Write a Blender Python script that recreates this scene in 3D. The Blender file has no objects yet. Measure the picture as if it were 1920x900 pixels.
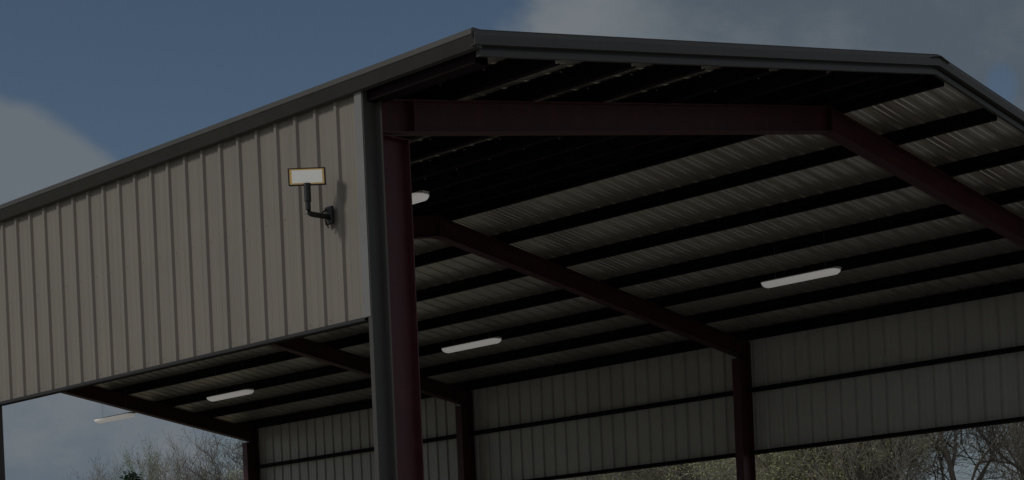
import bpy, math, random
from mathutils import Vector, Matrix
random.seed(7)
rad = math.radians
scene = bpy.context.scene
COL = scene.collection

# ------------------------------------------------------------------ camera
CAM = Vector((12.8659, -11.5263, 1.6)); YAW, PITCH, ROLL, FOC, PX, PY = 0.7737, -0.0065, -0.0435, 3462.463, 974.8, 1217.48
d_ = Vector((-math.sin(YAW)*math.cos(PITCH), math.cos(YAW)*math.cos(PITCH), math.sin(PITCH)))
r_ = d_.cross(Vector((0, 0, 1))).normalized(); u_ = r_.cross(d_)
cR = math.cos(ROLL)*r_ + math.sin(ROLL)*u_; cU = -math.sin(ROLL)*r_ + math.cos(ROLL)*u_
cam = bpy.data.cameras.new('camera'); camo = bpy.data.objects.new('camera', cam); COL.objects.link(camo)
m = Matrix((cR, cU, -d_)).transposed().to_4x4(); m.translation = CAM; camo.matrix_world = m
cam.sensor_width = 36; cam.lens = FOC/1920*36
cam.shift_x = (960-PX)/1920; cam.shift_y = (PY-450)/1920
cam.clip_start = .1; cam.clip_end = 6000
scene.camera = camo

# ------------------------------------------------------------------ light
EXPOSURE = -1.6
SUN_EL, SUN_DIR_XY = 37, Vector((-.45, -.89)).normalized()      # towards the sun
sd = Vector((SUN_DIR_XY.x*math.cos(rad(SUN_EL)), SUN_DIR_XY.y*math.cos(rad(SUN_EL)), math.sin(rad(SUN_EL))))
sun = bpy.data.lights.new('sun', 'SUN'); sun.energy = 2.8; sun.angle = rad(10); sun.color = (1, .95, .88)
suno = bpy.data.objects.new('sun', sun); COL.objects.link(suno)
suno.rotation_euler = sd.to_track_quat('Z', 'Y').to_euler()
SKY_ROT = math.atan2(sd.x, sd.y)

world = bpy.data.worlds.new('World'); scene.world = world; world.use_nodes = True
nt = world.node_tree; nt.nodes.clear()
def N(t, **k):
    n = nt.nodes.new(t)
    for a, b in k.items(): setattr(n, a, b)
    return n
def val(x, sock):
    if isinstance(x, (int, float)): sock.default_value = x
    else: nt.links.new(x, sock)
def M(op, a, b=0.0, c=None, clamp=False):
    n = N('ShaderNodeMath', operation=op, use_clamp=clamp); val(a, n.inputs[0]); val(b, n.inputs[1])
    if c is not None: val(c, n.inputs[2])
    return n.outputs[0]
def smooth(x, a, b, lo=0.0, hi=1.0):
    n = N('ShaderNodeMapRange', interpolation_type='SMOOTHSTEP'); val(x, n.inputs[0])
    for i, v in enumerate((a, b, lo, hi)): val(v, n.inputs[i+1])
    return n.outputs[0]
def mixc(f, a, b):
    n = N('ShaderNodeMix', data_type='RGBA'); val(f, n.inputs[0])
    for x, s in ((a, n.inputs[6]), (b, n.inputs[7])):
        if isinstance(x, tuple): s.default_value = (*x, 1)
        else: nt.links.new(x, s)
    return n.outputs[2]
sky = N('ShaderNodeTexSky', sky_type='NISHITA', sun_disc=False); sky.sun_elevation = rad(SUN_EL); sky.sun_rotation = SKY_ROT
sky.air_density = 1.0; sky.dust_density = .6; sky.ozone_density = 1.6
tc = N('ShaderNodeTexCoord'); sx = N('ShaderNodeSeparateXYZ'); nt.links.new(tc.outputs['Generated'], sx.inputs[0])
az = M('MULTIPLY', M('ARCTAN2', sx.outputs[1], sx.outputs[0]), 57.29578)
el = M('MULTIPLY', M('ARCSINE', sx.outputs[2]), 57.29578)
def noise(scale, detail=6, rough=.55, dist=0.0, off=0.0):
    mp = N('ShaderNodeMapping'); nt.links.new(tc.outputs['Generated'], mp.inputs[0]); mp.inputs[1].default_value = (off, off*.7, 0); mp.inputs[3].default_value = (1, 1, 1.7)
    n = N('ShaderNodeTexNoise'); n.inputs['Scale'].default_value = scale; n.inputs['Detail'].default_value = detail
    n.inputs['Roughness'].default_value = rough; n.inputs['Distortion'].default_value = dist
    nt.links.new(mp.outputs[0], n.inputs['Vector']); return n.outputs[0]
n1 = noise(7, 7, .55, .3); n2 = noise(18, 6, .6, 0, 3.1); n3 = noise(4, 3, .5, 0, 9.0)
wob = M('ADD', M('MULTIPLY', M('SUBTRACT', n1, .5), .55), M('MULTIPLY', M('SUBTRACT', n2, .5), .22))
def blob(a, e, ra, re):
    x = M('DIVIDE', M('SUBTRACT', az, a), ra); y = M('DIVIDE', M('SUBTRACT', el, e), re)
    return M('SUBTRACT', 1.0, M('SQRT', M('ADD', M('MULTIPLY', x, x), M('MULTIPLY', y, y))))
bl = M('ADD', blob(151, 8.3, 8.1, 8.4), M('MULTIPLY', wob, .25))
br = M('ADD', blob(116.5, 20, 17.4, 13), M('MULTIPLY', wob, .55))
hole = M('ADD', blob(119.05, 15.45, .62, .8), M('MULTIPLY', wob, .9))
cl = smooth(bl, -.02, .045)
crm = M('MULTIPLY', smooth(br, -.03, .07), M('SUBTRACT', 1.0, smooth(hole, -.1, .5, 0.0, .8)))
low = M('MULTIPLY', smooth(el, 13, 4), smooth(n1, .2, .7, .45, .95))
rest = M('MULTIPLY', smooth(n3, .38, .55), smooth(M('ABSOLUTE', M('SUBTRACT', az, 135.0)), 22, 40))   # clouds over the rest of the sky
mask = M('MAXIMUM', M('MAXIMUM', cl, crm), M('MAXIMUM', low, rest), clamp=True)
mask = M('MULTIPLY', mask, .97)
shade = smooth(M('ADD', n1, M('MULTIPLY', M('SUBTRACT', n2, .5), .8)), .36, .66)
darkside = smooth(az, 131.5, 127.5)                                   # the right hand cloud bank turns to its grey base
ccol = mixc(shade, (3.5, 4.1, 4.7), (4.3, 4.8, 5.2))
ccol = mixc(M('MULTIPLY', darkside, .8), ccol, mixc(shade, (1.75, 2.3, 2.95), (2.7, 3.3, 3.9)))
ccol = mixc(smooth(el, 12, 7), ccol, mixc(shade, (3.0, 3.7, 4.5), (4.0, 4.5, 5.0)))
ccol = mixc(smooth(M('ABSOLUTE', M('SUBTRACT', az, 135.0)), 24, 45), ccol, (7.0, 7.3, 7.6))   # sunlit clouds over the unseen rest of the sky, brightened to lift the light
final = mixc(mask, sky.outputs[0], ccol)
SKYS = .115
bg = N('ShaderNodeBackground'); bg.inputs[1].default_value = SKYS; nt.links.new(final, bg.inputs[0])
out = N('ShaderNodeOutputWorld'); nt.links.new(bg.outputs[0], out.inputs[0])
vs = scene.view_settings; vs.view_transform = 'Standard'; vs.look = 'None'; vs.gamma = 1; vs.use_curve_mapping = False; vs.exposure = EXPOSURE
scene.cycles.max_bounces = 6; scene.cycles.diffuse_bounces = 4; scene.cycles.use_denoising = True

# ------------------------------------------------------------------ materials
def mat(name, col, rough=.6, metal=0.0, var=.15, scale=3.0, stretch=(1, 1, 1), col2=None, bump=0.0, bscale=60, spec=.5, streak=0.0, sheet=0.0):
    mt = bpy.data.materials.new(name); mt.use_nodes = True; t = mt.node_tree; b = t.nodes['Principled BSDF']
    b.inputs['Roughness'].default_value = rough; b.inputs['Metallic'].default_value = metal; b.inputs['Specular IOR Level'].default_value = spec
    tcn = t.nodes.new('ShaderNodeTexCoord'); mp = t.nodes.new('ShaderNodeMapping'); mp.inputs[3].default_value = stretch
    t.links.new(tcn.outputs['Object'], mp.inputs[0])
    n = t.nodes.new('ShaderNodeTexNoise'); n.inputs['Scale'].default_value = scale; n.inputs['Detail'].default_value = 8; n.inputs['Roughness'].default_value = .65
    t.links.new(mp.outputs[0], n.inputs['Vector'])
    cr = t.nodes.new('ShaderNodeValToRGB'); t.links.new(n.outputs[0], cr.inputs[0])
    c2 = col2 or tuple(min(1, c*(1+var)) for c in col); c1 = tuple(c*(1-var) for c in col) if not col2 else col
    cr.color_ramp.elements[0].position = .3; cr.color_ramp.elements[1].position = .7
    cr.color_ramp.elements[0].color = (*c1, 1); cr.color_ramp.elements[1].color = (*c2, 1)
    last = cr.outputs[0]
    if streak:
        mp2 = t.nodes.new('ShaderNodeMapping'); mp2.inputs[3].default_value = (5, 5, .25); t.links.new(tcn.outputs['Object'], mp2.inputs[0])
        n4 = t.nodes.new('ShaderNodeTexNoise'); n4.inputs['Scale'].default_value = 2; n4.inputs['Detail'].default_value = 6; t.links.new(mp2.outputs[0], n4.inputs['Vector'])
        mr = t.nodes.new('ShaderNodeMapRange'); mr.inputs[1].default_value = .35; mr.inputs[2].default_value = .7; mr.inputs[3].default_value = 1; mr.inputs[4].default_value = 1-streak
        t.links.new(n4.outputs[0], mr.inputs[0])
        mx = t.nodes.new('ShaderNodeVectorMath'); mx.operation = 'SCALE'; t.links.new(last, mx.inputs[0]); t.links.new(mr.outputs[0], mx.inputs['Scale']); last = mx.outputs[0]
    if sheet:      # each sheet, 0.91 m wide, came from its own batch
        sp = t.nodes.new('ShaderNodeSeparateXYZ'); t.links.new(tcn.outputs['Object'], sp.inputs[0])
        dv = t.nodes.new('ShaderNodeMath'); dv.operation = 'DIVIDE'; dv.inputs[1].default_value = .9144; t.links.new(sp.outputs[0], dv.inputs[0])
        fo = t.nodes.new('ShaderNodeMath'); fo.operation = 'FLOOR'; t.links.new(dv.outputs[0], fo.inputs[0])
        wn = t.nodes.new('ShaderNodeTexWhiteNoise'); wn.noise_dimensions = '1D'; t.links.new(fo.outputs[0], wn.inputs['W'])
        m2 = t.nodes.new('ShaderNodeMapRange'); m2.inputs[3].default_value = 1-sheet; m2.inputs[4].default_value = 1+sheet; t.links.new(wn.outputs[0], m2.inputs[0])
        mx2 = t.nodes.new('ShaderNodeVectorMath'); mx2.operation = 'SCALE'; t.links.new(last, mx2.inputs[0]); t.links.new(m2.outputs[0], mx2.inputs['Scale']); last = mx2.outputs[0]
    t.links.new(last, b.inputs['Base Color'])
    rr = t.nodes.new('ShaderNodeMapRange'); rr.inputs[3].default_value = max(0, rough-.08); rr.inputs[4].default_value = min(1, rough+.1)
    t.links.new(n.outputs[0], rr.inputs[0]); t.links.new(rr.outputs[0], b.inputs['Roughness'])
    if bump:
        nb = t.nodes.new('ShaderNodeTexNoise'); nb.inputs['Scale'].default_value = bscale; nb.inputs['Detail'].default_value = 4; t.links.new(tcn.outputs['Object'], nb.inputs['Vector'])
        bp = t.nodes.new('ShaderNodeBump'); bp.inputs['Strength'].default_value = bump; bp.inputs['Distance'].default_value = .02
        t.links.new(nb.outputs[0], bp.inputs['Height']); t.links.new(bp.outputs[0], b.inputs['Normal'])
    return mt
def emis(name, col, strength):
    mt = bpy.data.materials.new(name); mt.use_nodes = True; b = mt.node_tree.nodes['Principled BSDF']
    b.inputs['Base Color'].default_value = (*col, 1); b.inputs['Emission Color'].default_value = (*col, 1); b.inputs['Emission Strength'].default_value = strength
    b.inputs['Roughness'].default_value = .4
    return mt
WALL = mat('stone_coloured_wall_sheet', (.258, .23, .198), .5, var=.05, scale=1.2, streak=.12, spec=.35, sheet=.04, bump=.25, bscale=1.6)
LINER = mat('wall_sheet_backing_primer', (.49, .485, .465), .36, var=.07, scale=2, streak=.04, spec=.5, sheet=.06)
ROOFM = mat('roof_sheet_primer_underside', (.74, .685, .61), .3, .72, var=.04, scale=.7, spec=.5, sheet=.1)
TRIM = mat('charcoal_trim', (.066, .064, .06), .5, var=.08, scale=2, streak=.1, spec=.35)
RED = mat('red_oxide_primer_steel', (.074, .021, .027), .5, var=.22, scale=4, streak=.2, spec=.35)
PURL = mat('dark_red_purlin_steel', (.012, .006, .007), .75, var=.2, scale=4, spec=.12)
BLACKM = mat('black_fixture_metal', (.012, .012, .013), .5, var=.1)
GREYP = mat('light_grey_plastic', (.5, .5, .49), .5, var=.05)
GALV = mat('galvanised_steel', (.4, .4, .4), .4, .8, var=.15, scale=20)

# ------------------------------------------------------------------ helpers
class MB:
    def __init__(s): s.v = []; s.f = []
    def quadbox(s, p):            # eight corners: 0-3 bottom loop, 4-7 top loop
        i = len(s.v); s.v += [tuple(q) for q in p]
        s.f += [(i+3, i+2, i+1, i), (i+4, i+5, i+6, i+7)] + [(i+k, i+(k+1) % 4, i+4+(k+1) % 4, i+4+k) for k in range(4)]
    def box(s, x0, x1, y0, y1, z0, z1):
        s.quadbox([(x0, y0, z0), (x1, y0, z0), (x1, y1, z0), (x0, y1, z0), (x0, y0, z1), (x1, y0, z1), (x1, y1, z1), (x0, y1, z1)])
    def sbox(s, y0, z0, y1, z1, xa, xb, oa, ob):   # box sloped in the YZ plane, vertical ends, offsets oa..ob above the line
        s.quadbox([(xa, y0, z0+oa), (xb, y0, z0+oa), (xb, y1, z1+oa), (xa, y1, z1+oa), (xa, y0, z0+ob), (xb, y0, z0+ob), (xb, y1, z1+ob), (xa, y1, z1+ob)])
    def prism(s, prof, x0, x1, shear=None):        # closed (y,z) profile extruded along X
        i = len(s.v); n = len(prof)
        for x in (x0, x1): s.v += [(x, y, z) for y, z in prof]
        s.f += [(i+k, i+(k+1) % n, i+n+(k+1) % n, i+n+k) for k in range(n)]
        s.f += [tuple(i+k for k in reversed(range(n))), tuple(i+n+k for k in range(n))]
    def tube(s, pts, rads, sides=8, caps=True):
        rings = []
        for k, p in enumerate(pts):
            p = Vector(p); a = Vector(pts[max(0, k-1)]); b = Vector(pts[min(len(pts)-1, k+1)]); d = (b-a).normalized()
            u = d.orthogonal().normalized(); w = d.cross(u); i = len(s.v); rings.append(i)
            for q in range(sides):
                t = 2*math.pi*q/sides; s.v.append(tuple(p+rads[k]*(math.cos(t)*u+math.sin(t)*w)))
        for a, b in zip(rings, rings[1:]):
            s.f += [(a+q, a+(q+1) % sides, b+(q+1) % sides, b+q) for q in range(sides)]
        if caps: s.f += [tuple(reversed(range(rings[0], rings[0]+sides))), tuple(range(rings[-1], rings[-1]+sides))]
    def build(s, name, m, parent=None, smooth=False, bevel=0):
        me = bpy.data.meshes.new(name); me.from_pydata(s.v, [], s.f); me.materials.append(m); me.update()
        if hasattr(s, 'mi'):
            me.materials.append(s.m2)
            for p in me.polygons[s.mi:]: p.material_index = 1
        o = bpy.data.objects.new(name, me); COL.objects.link(o)
        if smooth:
            for p in me.polygons: p.use_smooth = True
        if bevel:
            b = o.modifiers.new('bevel', 'BEVEL'); b.width = bevel; b.segments = 2; b.limit_method = 'ANGLE'
        if parent: o.parent = parent
        return o
def tag(o, label=None, cat=None, group=None, kind=None):
    for k, v in (('label', label), ('category', cat), ('group', group), ('kind', kind)):
        if v: o[k] = v
    return o
def empty(name, loc=(0, 0, 0), rz=0):
    o = bpy.data.objects.new(name, None); COL.objects.link(o); o.location = loc; o.rotation_euler = (0, 0, rz); o.empty_display_size = .3
    return o
def copy_tree(o, parent=None):
    c = o.copy(); COL.objects.link(c); c.parent = parent
    for ch in list(o.children): copy_tree(ch, c)
    return c

# ------------------------------------------------------------------ ground
GROUND = mat('gravel_and_grass_ground', (.13, .14, .07), .95, scale=.08, col2=(.24, .22, .17), bump=.6, bscale=8, spec=.1)
g = MB(); S = 3000; g.v = [(-S, -S, 0), (S, -S, 0), (S, S, 0), (-S, S, 0)]; g.f = [(0, 1, 2, 3)]
tag(g.build('ground', GROUND), kind='structure')
PAVE = mat('crushed_stone_yard', (.27, .255, .225), .95, scale=1.5, col2=(.35, .33, .29), bump=.5, bscale=25, spec=.1)
g = MB(); g.box(-9, 30, -22, 22, -.3, .004)  # out of view, laid only in front so the rear bays get less bounced light
tag(g.build('pavement', PAVE), kind='structure')
CONC = mat('worn_concrete', (.29, .275, .25), .85, scale=.8, col2=(.37, .35, .315), bump=.2, bscale=12, spec=.2)
g = MB(); g.box(-22.9, 1.6, -.6, 15.65, -.3, .1)
tag(g.build('floor', CONC), kind='structure')

# ------------------------------------------------------------------ the steel building
W, B, SL = 15.048, 7.0917, .16667
Z0 = 6.86                      # underside of the roof sheet at both eaves
XF, XR = 1.44, -22.15           # front and rear edge of the roof
F = [-.09, -B, -2*B, -3.0056*B]
def zr(y): return Z0+SL*min(y, W-y)
b0 = empty('metal_building'); tag(b0, 'open sided steel shed with stone coloured wall sheets, charcoal trim and dark red frame', 'building')
P = .3048
def sheet_profile(x0, x1, phase, RH=.022, TW=.017, MH=.006):
    """corrugation: height over the flat for points along x; major rib each foot, two small ribs between"""
    pts = []; k0 = math.floor((x0-phase)/P)-1; x = phase+k0*P
    while x < x1+P:
        for dx, h in ((-.036, 0), (-TW, RH), (TW, RH), (.036, 0), (P/3-.016, 0), (P/3-.006, MH), (P/3+.006, MH), (P/3+.016, 0),
                      (2*P/3-.016, 0), (2*P/3-.006, MH), (2*P/3+.006, MH), (2*P/3+.016, 0)):
            if x0 <= x+dx <= x1: pts.append((x+dx, h))
        x += P
    return [(x0, 0)]+pts+[(x1, 0)]
def wall_sheet(name, m, x0, x1, y, sgn, z0, z1, phase, parent, rows, RH=.027):
    mb = MB(); pr = sheet_profile(x0, x1, phase, RH, .017, .0035); T = .0025
    def rings(off):
        i = len(mb.v)
        for x, h in pr: mb.v += [(x, y+sgn*(h+off), z0), (x, y+sgn*(h+off), z1)]
        return i
    a, b = rings(0), rings(T)
    for i in (a, b): mb.f += [(i+2*k, i+2*k+2, i+2*k+3, i+2*k+1) if (i == a) == (sgn > 0) else (i+2*k+1, i+2*k+3, i+2*k+2, i+2*k) for k in range(len(pr)-1)]
    for e in (0, 1): mb.f += [(a+2*k+e, a+2*k+2+e, b+2*k+2+e, b+2*k+e) for k in range(len(pr)-1)]
    # screw heads beside the ribs, along each girt
    for zc in rows:
        for k in range(int((x1-x0)/P)):
            x = phase+.07-k*P
            if x0 < x < x1: mb.box(x-.005, x+.005, *(sorted((y+sgn*T, y+sgn*(T+.005)))), zc-.005, zc+.005)
    return mb.build(name, m, parent)
wall_sheet('wall_panel', WALL, -21.5, -.13, 0, -1, 4.66, zr(0)-.05, -.2055, b0, (4.72, 5.8, 6.7))
wall_sheet('wall_panel', LINER, -21.5, .1, W, 1, 4.72, zr(0)-.01, 0, b0, (4.78, 5.8, 6.7), .036)

# roof sheets, one per slope, ribs running down the slope
for side in (0, 1):
    mb = MB(); pr = sheet_profile(XR, XF, .05, .04, .024, .012); T = .003
    ya, yb = (-.09, W/2-.02) if side == 0 else (W+.09, W/2+.02)
    za, zb = Z0-SL*.09, Z0+SL*(W/2-.02)
    idx = []
    for off in (0, T):
        idx.append(len(mb.v))
        for x, h in pr: mb.v += [(x, ya, za+h+off), (x, yb, zb+h+off)]
    for i in idx: mb.f += [(i+2*k, i+2*k+2, i+2*k+3, i+2*k+1) for k in range(len(pr)-1)]
    for e in (0, 1): mb.f += [(idx[0]+2*k+e, idx[0]+2*k+2+e, idx[1]+2*k+2+e, idx[1]+2*k+e) for k in range(len(pr)-1)]
    mb.build('roof_panel', ROOFM, b0)
# ridge cap
mb = MB(); zt = zr(W/2)+.024
mb.sbox(W/2-.2, zt-SL*.2, W/2, zt+.012, XR-.02, XF+.085, 0, .01); mb.sbox(W/2, zt+.012, W/2+.2, zt-SL*.2, XR-.02, XF+.085, 0, .01)
mb.build('ridge_cap', TRIM, b0)

# frames
FW, FT, WT = .17, .012, .008
def column(x, near):
    mb = MB(); D = .34; zc = zr(0)-.51
    y0, y1 = (.112, .112+D) if near else (W-.035-D, W-.035)
    zt = zc+SL*.035 if near else zc+SL*.035
    mb.box(x-FW/2, x+FW/2, y0, y0+FT, .1, zt); mb.box(x-FW/2, x+FW/2, y1-FT, y1, .1, zt)
    mb.box(x-WT/2, x+WT/2, y0+FT, y1-FT, .1, zt)
    mb.box(x-FW/2-.005, x+FW/2+.005, y0-.003, y1+.006, zt, zt+.008)                     # cap plate
    mb.box(x-FW/2-.03, x+FW/2+.03, y0-.03, y1+.03, .1, .125)
    mb.build('column', RED, b0)
def rafter(x, near):
    ya, yb = (.112, W/2-.014) if near else (W-.036, W/2+.014)
    TP = .187 if near else .203; za, zb = zr(ya)-TP, zr(yb)-TP; Dp = .5-TP
    mb = MB()
    mb.sbox(ya, za, yb, zb, x-FW/2, x+FW/2, -FT, 0); mb.sbox(ya, za, yb, zb, x-FW/2, x+FW/2, -Dp, -Dp+FT)
    mb.sbox(ya, za, yb, zb, x-WT/2, x+WT/2, -Dp+FT, -FT)
    sg = 1 if yb > ya else -1
    for yy in (ya+sg*.42, ya):                                                       # stiffeners at the knee
        z_ = zr(yy)-TP
        mb.box(x-FW/2, x-WT/2-.0005, min(yy, yy+sg*.012), max(yy, yy+sg*.012), z_-Dp+FT, z_-FT); mb.box(x+WT/2+.0005, x+FW/2, min(yy, yy+sg*.012), max(yy, yy+sg*.012), z_-Dp+FT, z_-FT)
    yy0, yy1 = sorted((yb, W/2-.001 if near else W/2+.001)); z_ = zr(W/2)-TP
    mb.box(x-FW/2, x+FW/2, yy0, yy1, z_-Dp-.012, z_-.02)                              # end plate at the ridge splice
    mb.build('rafter', RED, b0)
for x in F:
    for near in (1, 0): column(x-(.76 if near and x == F[1] else 0), near); rafter(x, near)

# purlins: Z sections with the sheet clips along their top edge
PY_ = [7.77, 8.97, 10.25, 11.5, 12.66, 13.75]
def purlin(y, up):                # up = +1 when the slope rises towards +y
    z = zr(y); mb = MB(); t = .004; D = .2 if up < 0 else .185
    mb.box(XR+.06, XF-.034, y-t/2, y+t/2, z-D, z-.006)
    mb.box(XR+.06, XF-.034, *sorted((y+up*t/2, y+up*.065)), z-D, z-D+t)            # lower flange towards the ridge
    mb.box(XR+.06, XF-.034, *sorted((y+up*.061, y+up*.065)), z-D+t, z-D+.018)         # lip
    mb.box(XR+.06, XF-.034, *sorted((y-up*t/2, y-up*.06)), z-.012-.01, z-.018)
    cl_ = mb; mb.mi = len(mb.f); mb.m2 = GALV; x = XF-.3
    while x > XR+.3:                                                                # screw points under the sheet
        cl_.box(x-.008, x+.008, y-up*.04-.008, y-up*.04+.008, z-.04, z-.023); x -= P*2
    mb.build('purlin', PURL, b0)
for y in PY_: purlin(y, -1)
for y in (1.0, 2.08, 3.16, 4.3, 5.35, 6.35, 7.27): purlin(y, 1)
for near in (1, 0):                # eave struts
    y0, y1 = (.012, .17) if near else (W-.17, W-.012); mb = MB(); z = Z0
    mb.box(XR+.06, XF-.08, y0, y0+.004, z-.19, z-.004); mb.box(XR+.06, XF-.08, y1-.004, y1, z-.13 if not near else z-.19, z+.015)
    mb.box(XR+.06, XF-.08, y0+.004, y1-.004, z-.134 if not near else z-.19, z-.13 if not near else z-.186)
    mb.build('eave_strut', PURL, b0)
# girts between the columns
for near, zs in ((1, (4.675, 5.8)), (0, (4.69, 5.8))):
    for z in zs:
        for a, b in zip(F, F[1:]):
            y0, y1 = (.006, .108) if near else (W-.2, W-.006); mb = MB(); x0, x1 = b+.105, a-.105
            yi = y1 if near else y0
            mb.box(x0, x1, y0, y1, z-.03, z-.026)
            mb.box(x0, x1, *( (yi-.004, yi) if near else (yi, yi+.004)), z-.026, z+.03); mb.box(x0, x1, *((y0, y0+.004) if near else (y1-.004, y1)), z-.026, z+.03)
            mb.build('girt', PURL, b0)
# base trim under the near sheets and over the far sheets
mb = MB(); mb.box(-21.5, -.2, -.04, -.036, 4.635, 4.665); mb.box(-21.5, -.2, -.036, .004, 4.635, 4.639); mb.build('base_trim', BLACKM, b0)
mb = MB(); mb.box(-21.5, .1, W+.036, W+.04, 4.70, 4.73); mb.box(-21.5, .1, W-.004, W+.036, 4.70, 4.704); mb.build('base_trim', BLACKM, b0)
# eave gutters
GP = [(-.02, .08), (-.12, .08), (-.132, .076), (-.146, .068), (-.15, .02), (-.142, .012), (-.086, -.082), (-.03, -.088), (-.02, -.08)]
for near in (1, 0):
    mb = MB(); prof = [(y if near else W-y, Z0+z-.016) for y, z in GP]
    mb.prism(prof if near else prof[::-1], XR-.05, XF+.045); gt = mb.build('gutter', TRIM, b0)
# rake trims with a second line of trim behind a dark gap
for x, s in ((XF, 1), (XR, -1)):
    for near in (1, 0):
        ya, yb = (-.125, W/2) if near else (W+.125, W/2); za, zb = Z0-SL*.125, zr(W/2); mb = MB()
        xa, xb = sorted((x+s*.055, x+s*.064)); mb.sbox(ya, za, yb, zb, xa, xb, -.06, .016)
        mb.quadbox([(x+s*.055, ya, za+.016), (x+s*.064, ya, za+.016), (x+s*.064, yb, zb+.016), (x+s*.055, yb, zb+.016), (x+s*.034, ya, za+.062), (x+s*.042, ya, za+.062), (x+s*.042, yb, zb+.062), (x+s*.034, yb, zb+.062)])
        xa, xb = sorted((x+s*.0, x+s*.044)); mb.sbox(ya, za, yb, zb, xa, xb, .062, .069)
        xa, xb = sorted((x+s*.0, x+s*.064)); mb.sbox(ya, za, yb, zb, xa, xb, -.067, -.06)
        mb.build('rake_trim', TRIM, b0)
        mb = MB(); xa, xb = sorted((x-s*.004, x+s*.0)); mb.sbox(ya+(.1 if near else -.1), za+SL*.1, yb, zb, xa, xb, -.11, -.004); mb.build('gap_shade_strip', BLACKM, b0)  # black strip put in for the shade of the gap, covers the purlin ends
        mb = MB(); xa, xb = sorted((x-s*.2, x-s*.036)); mb.sbox(ya+(.12 if near else -.12), za+SL*.12, yb, zb, xa, xb, -.012, -.008); mb.build('dark_edge_cover', PURL, b0)  # thin dark sheet added to hide the light roof edge from below
        mb = MB(); xa, xb = sorted((x-s*.03, x+s*.014)); y2 = ya+(.1 if near else -.1)
        mb.sbox(y2, za+SL*.1, yb, zb, xa, xb, -.155, -.1)
        mb.build('rake_channel', TRIM, b0)
# corner trim on the first near column, jamb trims of the bays
mb = MB(); x1 = -.09
mb.box(x1-.05, x1, -.045, -.041, .1, zr(0)-.06); mb.box(x1, x1+.004, -.045, .104, .1, zr(0)-.06); mb.box(x1, x1+.09, .104, .108, .1, zr(0)-.06)  # last plate added to cover the sunlit column flange with a dark line
ct = mb.build('corner_trim', TRIM, b0)
mb = MB(); mb.box(-.20, -.1, -.052, -.046, 4.66, zr(0)-.06); mb.build('edge_strip', mat('trim_sunlit_tone', (.2, .2, .2), .45, var=.06), ct)  # leg facing the sun, its brightness put into a paler grey
for xc, dx in ((F[1]-.4, .47), (F[2], .1), (F[3], .1)):
    mb = MB(); mb.box(xc-.12, xc+dx, -.03, -.025, .1, 4.665); mb.box(xc+dx, xc+dx+.005, -.03, .11, .1, 4.665); mb.box(xc-.12, xc+dx+.02, -.034, -.0305, 3.9, 3.93); mb.build('jamb_trim', TRIM, b0)

# ------------------------------------------------------------------ flood light
MX, MZ = -.64, 5.70
fl = empty('flood_light', (MX, -.03, MZ)); tag(fl, 'lit rectangular LED flood light on a black elbow bracket on the stone coloured wall', 'flood light')
mb = MB(); mb.box(-.055, .055, -.028, 0, -.085, .085); mb.build('wall_box', BLACKM, fl, bevel=.006)
mb = MB(); mb.tube([(0, -.02, -.015), (0, -.235, -.015), (0, -.262, -.005), (0, -.27, .02), (0, -.27, .17)], [.026]*5, 10)
mb.tube([(0, -.27, .10), (0, -.27, .27)], [.033, .033], 10); mb.build('bracket_arm', BLACKM, fl, smooth=False)
mb = MB(); mb.tube([(-.02, -.03, .06), (-.01, -.09, .02), (0, -.12, -.01)], [.008]*3, 6); mb.tube([(.0, -.03, -.12), (.0, -.07, -.05)], [.007]*2, 6); mb.build('cable', BLACKM, fl)
hd = empty('lamp_head', (0, -.27, .335)); hd.parent = fl
hd.rotation_euler = (rad(8), 0, rad(45))
mb = MB()
hw, hh = .176, .08
mb.box(-hw, hw, .0, .05, -hh, hh)
for k in range(9): mb.box(-hw+.02+k*.038, -hw+.03+k*.038, .05, .075, -hh+.01, hh-.01)
# rim standing proud round the glass
mb.box(-hw, hw, -.014, 0, hh-.009, hh); mb.box(-hw, hw, -.014, 0, -hh, -hh+.009); mb.box(-hw, -hw+.012, -.014, 0, -hh+.009, hh-.009); mb.box(hw-.012, hw, -.014, 0, -hh+.009, hh-.009)
mb.build('housing', BLACKM, hd, bevel=.003)
mb = MB(); mb.box(-hw+.012, hw-.012, -.006, -.001, -hh+.009, hh-.009); mb.build('lens_halo', emis('warm_halo_glow', (1, .66, .25), .14), hd)  # glowing ring that imitates the warm halo round the lit lens
mb = MB(); mb.box(-hw+.036, hw-.03, -.012, -.0065, -hh+.021, hh-.021); mb.build('lens', emis('led_white', (1, 1, .93), .22), hd)

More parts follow.
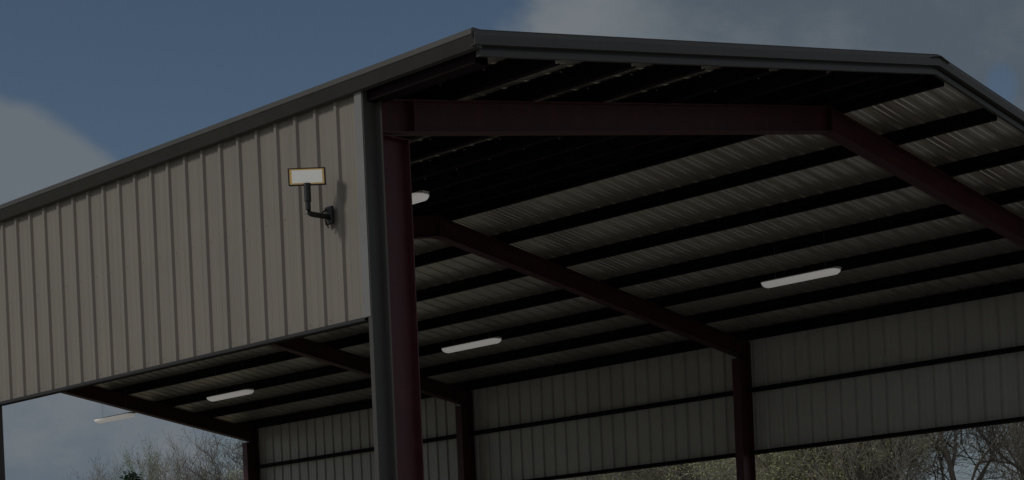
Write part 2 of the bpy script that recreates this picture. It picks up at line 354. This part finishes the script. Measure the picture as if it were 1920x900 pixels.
# ------------------------------------------------------------------ strip lights under the roof
LENS = emis('frosted_lens', (1, .96, .93), .45)
def strip():
    root = empty('strip_light'); L = .67
    mb = MB(); mb.prism([(-.085, .03), (.085, .03), (.085, .04), (.05, .06), (-.05, .06), (-.085, .04)], -L, L); mb.build('housing', GREYP, root)
    mb = MB(); n = 11; xs = [(-L, .45), (-L+.02, .8), (-L+.06, 1), (L-.06, 1), (L-.02, .8), (L, .45)]      # rounded at both ends
    for x, k in xs: mb.v += [(x, -.125*k*math.cos(math.pi*q/(n-1)), .028-.075*k*math.sin(math.pi*q/(n-1))) for q in range(n)]
    for a in range(len(xs)-1): mb.f += [(a*n+q, a*n+(q+1) % n, (a+1)*n+(q+1) % n, (a+1)*n+q) for q in range(n)]
    mb.f += [tuple(reversed(range(n))), tuple(range((len(xs)-1)*n, len(xs)*n))]
    mb.build('diffuser', LENS, root, smooth=True)
    for s in (-1, 1):
        mb = MB(); mb.prism([(-.055, .03), (.055, .03), (.05, .055), (-.05, .055)], *sorted((s*L, s*(L+.03)))); mb.build('end_cap', GREYP, root)
        mb = MB(); mb.tube([(s*.45, 0, .06), (s*.45, 0, .6)], [.0025, .0025], 5); mb.build('hanging_wire', GALV, root)
    return root
LG = 'strip lights hanging under the shed roof'
st0 = strip()
for i, (x, y, z, lab) in enumerate((
        (-3.25, 11.3, 6.77, 'largest lit strip light, under the roof in the front bay on the right'),
        (-10.2, 11.2, 6.74, 'middle sized lit strip light just right of the dark red corner column'),
        (-17.05, 11.1, 6.70, 'small lit strip light under the roof in the rear bay, left of the corner column'),
        (-21.32, 11.2, 6.735, 'faint strip light seen against the sky below the rearmost rafter'),
        (-3.42, 3.2, 6.76, 'strip light mostly hidden behind the dark red corner column near the roof'))):
    o = st0 if i == 0 else copy_tree(st0)
    o.location = (x, y, z); tag(o, lab, 'strip light', LG)

# ------------------------------------------------------------------ trees
BARK = mat('grey_brown_bark', (.17, .15, .13), .9, var=.3, scale=8, spec=.1)
TWIG = mat('bare_twigs', (.36, .33, .29), .9, var=.25, scale=1.5, spec=.1)
DARKTWIG = mat('dark_bare_twigs', (.13, .115, .10), .9, var=.25, scale=1.5, spec=.1)
def leafmat(name, c):
    return mat(name, c, .7, var=.45, scale=1.1, spec=.15)
OLIVE = leafmat('new_olive_leaves', (.46, .48, .24)); GREEN = leafmat('mid_green_leaves', (.17, .28, .13)); DKGREEN = leafmat('evergreen_needles', (.02, .055, .025)); BUDS = leafmat('brown_buds', (.46, .44, .33))
def make_tree(name, seed, H, spread, leaf=None, nleaf=0, lsize=.07, dens=1.0, twig=None):
    R_ = random.Random(seed); tr = MB(); tw = MB(); tips = []
    def grow(p, d, L, r, lv):
        n = 5 if lv < 3 else 3; pts = [p.copy()]; rs = [r]; q = p.copy(); dd = d.copy()
        for k in range(n):
            wig = .18 if lv < 2 else .28
            dd = (dd+Vector((R_.gauss(0, wig), R_.gauss(0, wig), R_.gauss(0, wig)*.6+(.13 if lv else .02)))).normalized()
            q = q+dd*L/n; pts.append(q.copy()); rs.append(max(.0055, r*(1-.62*(k+1)/n)))
        (tr if lv < 2 else tw).tube(pts, rs, 7 if lv == 0 else 5 if lv < 3 else 3, caps=lv < 2)
        if lv >= 4: tips.extend(pts[1:]); return
        if lv == 3: tips.append(pts[-1])
        nch = int((9, 7, 7, 8)[lv]*dens+R_.random())
        for c in range(nch):
            t = (.34 if lv == 0 else .2)+(.66 if lv == 0 else .8)*(c+R_.random())/nch; t = min(t, .999)
            k = int(t*n); f_ = t*n-k; pp = pts[k].lerp(pts[k+1], f_); rr = rs[k]*(1-f_)+rs[k+1]*f_
            ax = (pts[k+1]-pts[k]).normalized(); side = ax.orthogonal().normalized(); side.rotate(Matrix.Rotation(R_.random()*6.283, 3, ax))
            ang = R_.uniform(.45, .95)*spread; nd = (ax*math.cos(ang)+side*math.sin(ang)).normalized()
            grow(pp, nd, L*R_.uniform(.45, .68)*(1.05-.35*t if lv == 0 else 1), rr*R_.uniform(.5, .7), lv+1)
    grow(Vector((0, 0, 0)), Vector((R_.gauss(0, .04), R_.gauss(0, .04), 1)).normalized(), H*.74, H*.015, 0)
    zs = sorted(v[2] for v in tw.v); top = zs[int(len(zs)*.985)]
    root = empty(name); root['top'] = top; tr.build('trunk', BARK, root, smooth=True); cr = tw.build('crown', twig or TWIG, root)
    if leaf:
        lm = MB()
        for _ in range(nleaf):
            c = R_.choice(tips)+Vector((R_.gauss(0, .12), R_.gauss(0, .12), R_.gauss(0, .1)))
            u = Vector((R_.gauss(0, 1), R_.gauss(0, 1), R_.gauss(0, 1))).normalized(); w = u.orthogonal().normalized(); s = lsize*R_.uniform(.6, 1.4); i = len(lm.v)
            lm.v += [tuple(c-u*s), tuple(c+w*s*.5), tuple(c+u*s), tuple(c-w*s*.5)]; lm.f.append((i, i+1, i+2, i+3))
        lm.build('leaves', leaf, cr)
    return root
def make_evergreen(name, seed, H, lm_):
    R_ = random.Random(seed); tr = MB(); lm = MB(); tr.tube([(0, 0, 0), (0, 0, H*.5), (.05, 0, H)], [.17, .1, .02], 7)
    for k in range(150):
        t = R_.random()**.8; z = H*(.12+.87*t); L = (1-t)*H*.23*R_.uniform(.6, 1.1)+.25; a = R_.random()*6.283
        e = Vector((math.cos(a)*L, math.sin(a)*L, z-L*.1)); s0 = Vector((0, 0, z)); tr.tube([s0, e], [.025, .006], 3)
        for q in range(110):
            f_ = R_.random()**.6; c = s0.lerp(e, f_)+Vector((R_.gauss(0, .13), R_.gauss(0, .13), R_.gauss(0, .13))); u = Vector((R_.gauss(0, 1), R_.gauss(0, 1), R_.gauss(0, .6))).normalized(); w = u.orthogonal().normalized(); s = R_.uniform(.05, .12); i = len(lm.v)
            lm.v += [tuple(c-u*s), tuple(c+w*s*.4), tuple(c+u*s), tuple(c-w*s*.4)]; lm.f.append((i, i+1, i+2, i+3))
    root = empty(name); root['top'] = H; tr.build('trunk', BARK, root); lm.build('crown', lm_, root)
    return root
protos = {}
def place(kind, x, y, h, rz, lab, group='trees beyond the shed', cat='tree'):
    mk = {'bareA': lambda: make_tree('bare_tree', 11, 10, 1.0, BUDS, 8000, .03, 1.0),
          'bareB': lambda: make_tree('bare_tree', 23, 10, 1.15, BUDS, 5000, .03, 1.05, DARKTWIG),
          'bareC': lambda: make_tree('bare_tree', 31, 10, .85, BUDS, 6000, .03, .95),
          'olive': lambda: make_tree('budding_tree', 43, 10, 1.05, OLIVE, 26000, .034, .95),
          'green': lambda: make_tree('leafy_tree', 57, 10, .9, GREEN, 15000, .05, .9),
          'ever': lambda: make_evergreen('evergreen_tree', 5, 10, DKGREEN)}[kind]
    if kind in protos: o = copy_tree(protos[kind])
    else: o = protos[kind] = mk()
    o.location = (x, y, 0); s = h/o['top']; k_ = .42 if kind == 'green' else 1; o.scale = (s*k_, s*k_, s); o.rotation_euler = (0, 0, rz); tag(o, lab, cat, group)
def along(xpix, D):      # plan position at D metres from the camera, in the bearing of a column of the photograph
    v = d_*1.0+cR*((xpix-PX)/FOC)+cU*(330/FOC); t = D/math.hypot(v.x, v.y); return CAM.x+v.x*t, CAM.y+v.y*t
TREES = [
 ('bareC', 178, 112, 12.6, .3, 'pale distant bare tree, farthest left in the opening below the wall panel'),
 ('green', 229, 90, 10.9, 1.1, 'small green leafy tree behind the dark evergreen, left of the big bare tree'),
 ('ever', 244, 84, 9.55, 0, 'dark pointed evergreen tree with only its tip showing at the lower left'),
 ('bareA', 325, 84, 10.6, 2.2, 'bare twiggy tree in the middle of the left opening, beside the evergreen'),
 ('bareB', 385, 80, 10.7, .7, 'tall bare tree with dense twigs next to the rear dark post'),
 ('olive', 456, 74, 9.2, 1.9, 'olive tinged tree right against the rear dark post at the left'),
 ('bareA', 1120, 84, 12.0, 4.0, 'bare tree low under the middle of the far wall'),
 ('olive', 1195, 90, 13.0, 1.0, 'olive tinged tree under the far wall, left of the dark inner post'),
 ('bareB', 1275, 80, 12.0, 3.1, 'grey bare tree under the far wall, just left of the dark inner post'),
 ('bareC', 1345, 92, 13.0, 5.0, 'thin upright bare tree right behind the dark inner post'),
 ('olive', 1470, 76, 13.6, .4, 'yellow green budding tree just right of the dark inner post'),
 ('bareA', 1565, 82, 15.0, 2.0, 'bare brown tree second from the dark inner post on the right'),
 ('bareA', 1650, 74, 14.5, 5.3, 'bare tree with long arching limbs in the right opening'),
 ('bareC', 1745, 78, 15.0, 1.4, 'bare tree with upswept branches in the middle of the right opening'),
 ('bareB', 1840, 74, 14.5, 4.4, 'broad bare tree in the right opening, second from the edge of the picture'),
 ('bareA', 1930, 78, 15.5, .9, 'bare tree cut by the right edge of the picture'),
]
for k, px, D, h, rz, lab in TREES:
    x, y = along(px, D); place(k, x, y, h, rz, lab)
BACK = 'farther bare trees of the wood behind'
FAR = [('bareA', 1085, 115, 15, 'faint far tree at the left end of the gap under the far wall'),
 ('bareB', 1160, 108, 15, 'faint far tree between the low bare tree and the olive one under the far wall'),
 ('bareC', 1240, 118, 16, 'far tree between the olive tinged tree and the grey bare one under the far wall'),
 ('bareB', 1430, 104, 17, 'far bare tree close to the right side of the dark inner post'),
 ('olive', 1520, 100, 17, 'far olive tree right of the yellow green budding tree'),
 ('bareC', 1690, 100, 18, 'far slender tree right of the one with long arching limbs'),
 ('bareC', 1880, 106, 19, 'far bare tree left of the one cut by the right edge'),
]
for i, (k, px, D, h, lab) in enumerate(FAR):
    x, y = along(px, D); place(k, x, y, h, i*1.7, lab, BACK)
